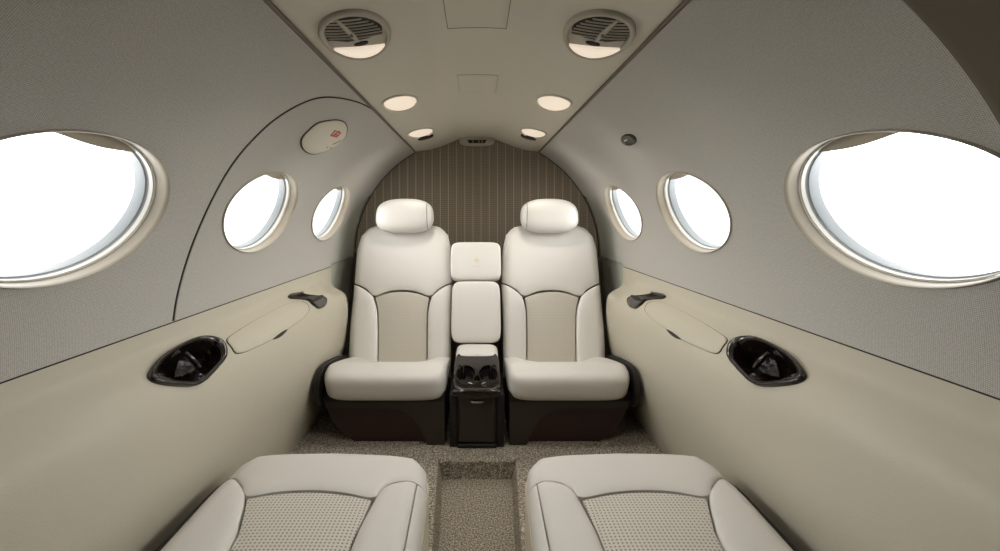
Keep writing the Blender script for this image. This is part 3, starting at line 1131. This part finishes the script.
cv = empty('air_outlet', (0, 2.37, EZ + .40), 'grey housing with dark grille at top centre of the rear bulkhead', 'vent')
obj('housing', pebble((0, 2.378, EZ + .410), (.098, .030, .030), 3.0, 14), M['slat'], cv)
obj('grille', prism([(-.052, .404), (.052, .404), (.044, .386), (-.044, .386)], lambda u, v, h: Vector((u, h, EZ + v + .006)), 2.345, 2.36), M['void'], cv, smooth=False)
for x in (-.022, .010, .028):
    obj('grille_bar', box(x - .0015, x + .0015, 2.3425, 2.346, EZ + .393, EZ + .409), M['slat'], cv, smooth=False)


def access(name, x0, x1, y0, y1, label, gap):
    o = []
    n = 16
    for a, b in (((x0, y0), (x1, y0)), ((x1, y0), (x1, y1)), ((x1, y1), (x0, y1)), ((x0, y1), (x0, y0))):
        for k in range(n):
            o.append((a[0] + (b[0] - a[0]) * k / n, a[1] + (b[1] - a[1]) * k / n))
    t = empty(name, ceil((x0 + x1) / 2, (y0 + y1) / 2), label, 'panel')
    f = lambda a, b, of_: ceil(a, b, of_)
    obj('panel_face', patch(f, o, [(1.0, -.001), (1.0, .0012), (.985, .002), (.6, .002), (.3, .002)]), M['ceil'], t)
    obj('panel_gap', patch(f, o, [(1.0 + gap, -.001), (1.0 + gap, .0006), (1.0, .0006)], cap=False), M['seam'], t)


access('ceiling_panel', -.066, .066, .55, .978, 'large rectangular access panel in the ceiling between the two round vent lights', .02)
access('ceiling_panel', -.060, .064, 1.31, 1.50, 'small rectangular access panel in the ceiling between the oval lamps', .008)

# ---------------------------------------------------------------- light and camera
w = bpy.data.worlds.new('World')
SC.world = w
w.use_nodes = True
bg = w.node_tree.nodes['Background']
bg.inputs['Color'].default_value = (1.0, 1.0, 1.0, 1)
# invented sky glow, bright sideways, dim fore and aft to spare the window reveals
wn = w.node_tree
tcw = node(wn, 'ShaderNodeTexCoord')
sx = node(wn, 'ShaderNodeSeparateXYZ')
wn.links.new(tcw.outputs['Generated'], sx.inputs[0])
ab = node(wn, 'ShaderNodeMath', operation='ABSOLUTE')
wn.links.new(sx.outputs['X'], ab.inputs[0])
pw = node(wn, 'ShaderNodeMath', operation='POWER')
wn.links.new(ab.outputs[0], pw.inputs[0])
pw.inputs[1].default_value = 5.0
ma = node(wn, 'ShaderNodeMath', operation='MULTIPLY_ADD')
mr = node(wn, 'ShaderNodeMapRange', interpolation_type='SMOOTHSTEP')
mr.inputs['From Min'].default_value = -.45
mr.inputs['From Max'].default_value = .45
mr.inputs['To Min'].default_value = .25
mr.inputs['To Max'].default_value = 1.5
wn.links.new(sx.outputs['Z'], mr.inputs['Value'])
mm = node(wn, 'ShaderNodeMath', operation='MULTIPLY')
wn.links.new(pw.outputs[0], mm.inputs[0])
wn.links.new(mr.outputs[0], mm.inputs[1])
wn.links.new(mm.outputs[0], ma.inputs[0])
ma.inputs[1].default_value = 17.0
ma.inputs[2].default_value = 1.7
wn.links.new(ma.outputs[0], bg.inputs['Strength'])

cam = bpy.data.cameras.new('camera')
co = bpy.data.objects.new('camera', cam)
COL.objects.link(co)
co.location = (0, 0, EZ)
co.rotation_euler = (PI / 2, 0, 0)
cam.sensor_width = 36
cam.lens = 36 * F / 1000
cam.shift_x = (500 - CX) / 1000
cam.shift_y = -(275.5 - CY) / 1000
cam.clip_start = .01
SC.camera = co

SC.view_settings.view_transform = 'Standard'
SC.view_settings.look = 'None'
SC.view_settings.gamma = 1
SC.view_settings.use_curve_mapping = False
SC.view_settings.exposure = 0.08
SC.cycles.max_bounces = 12
SC.cycles.diffuse_bounces = 8
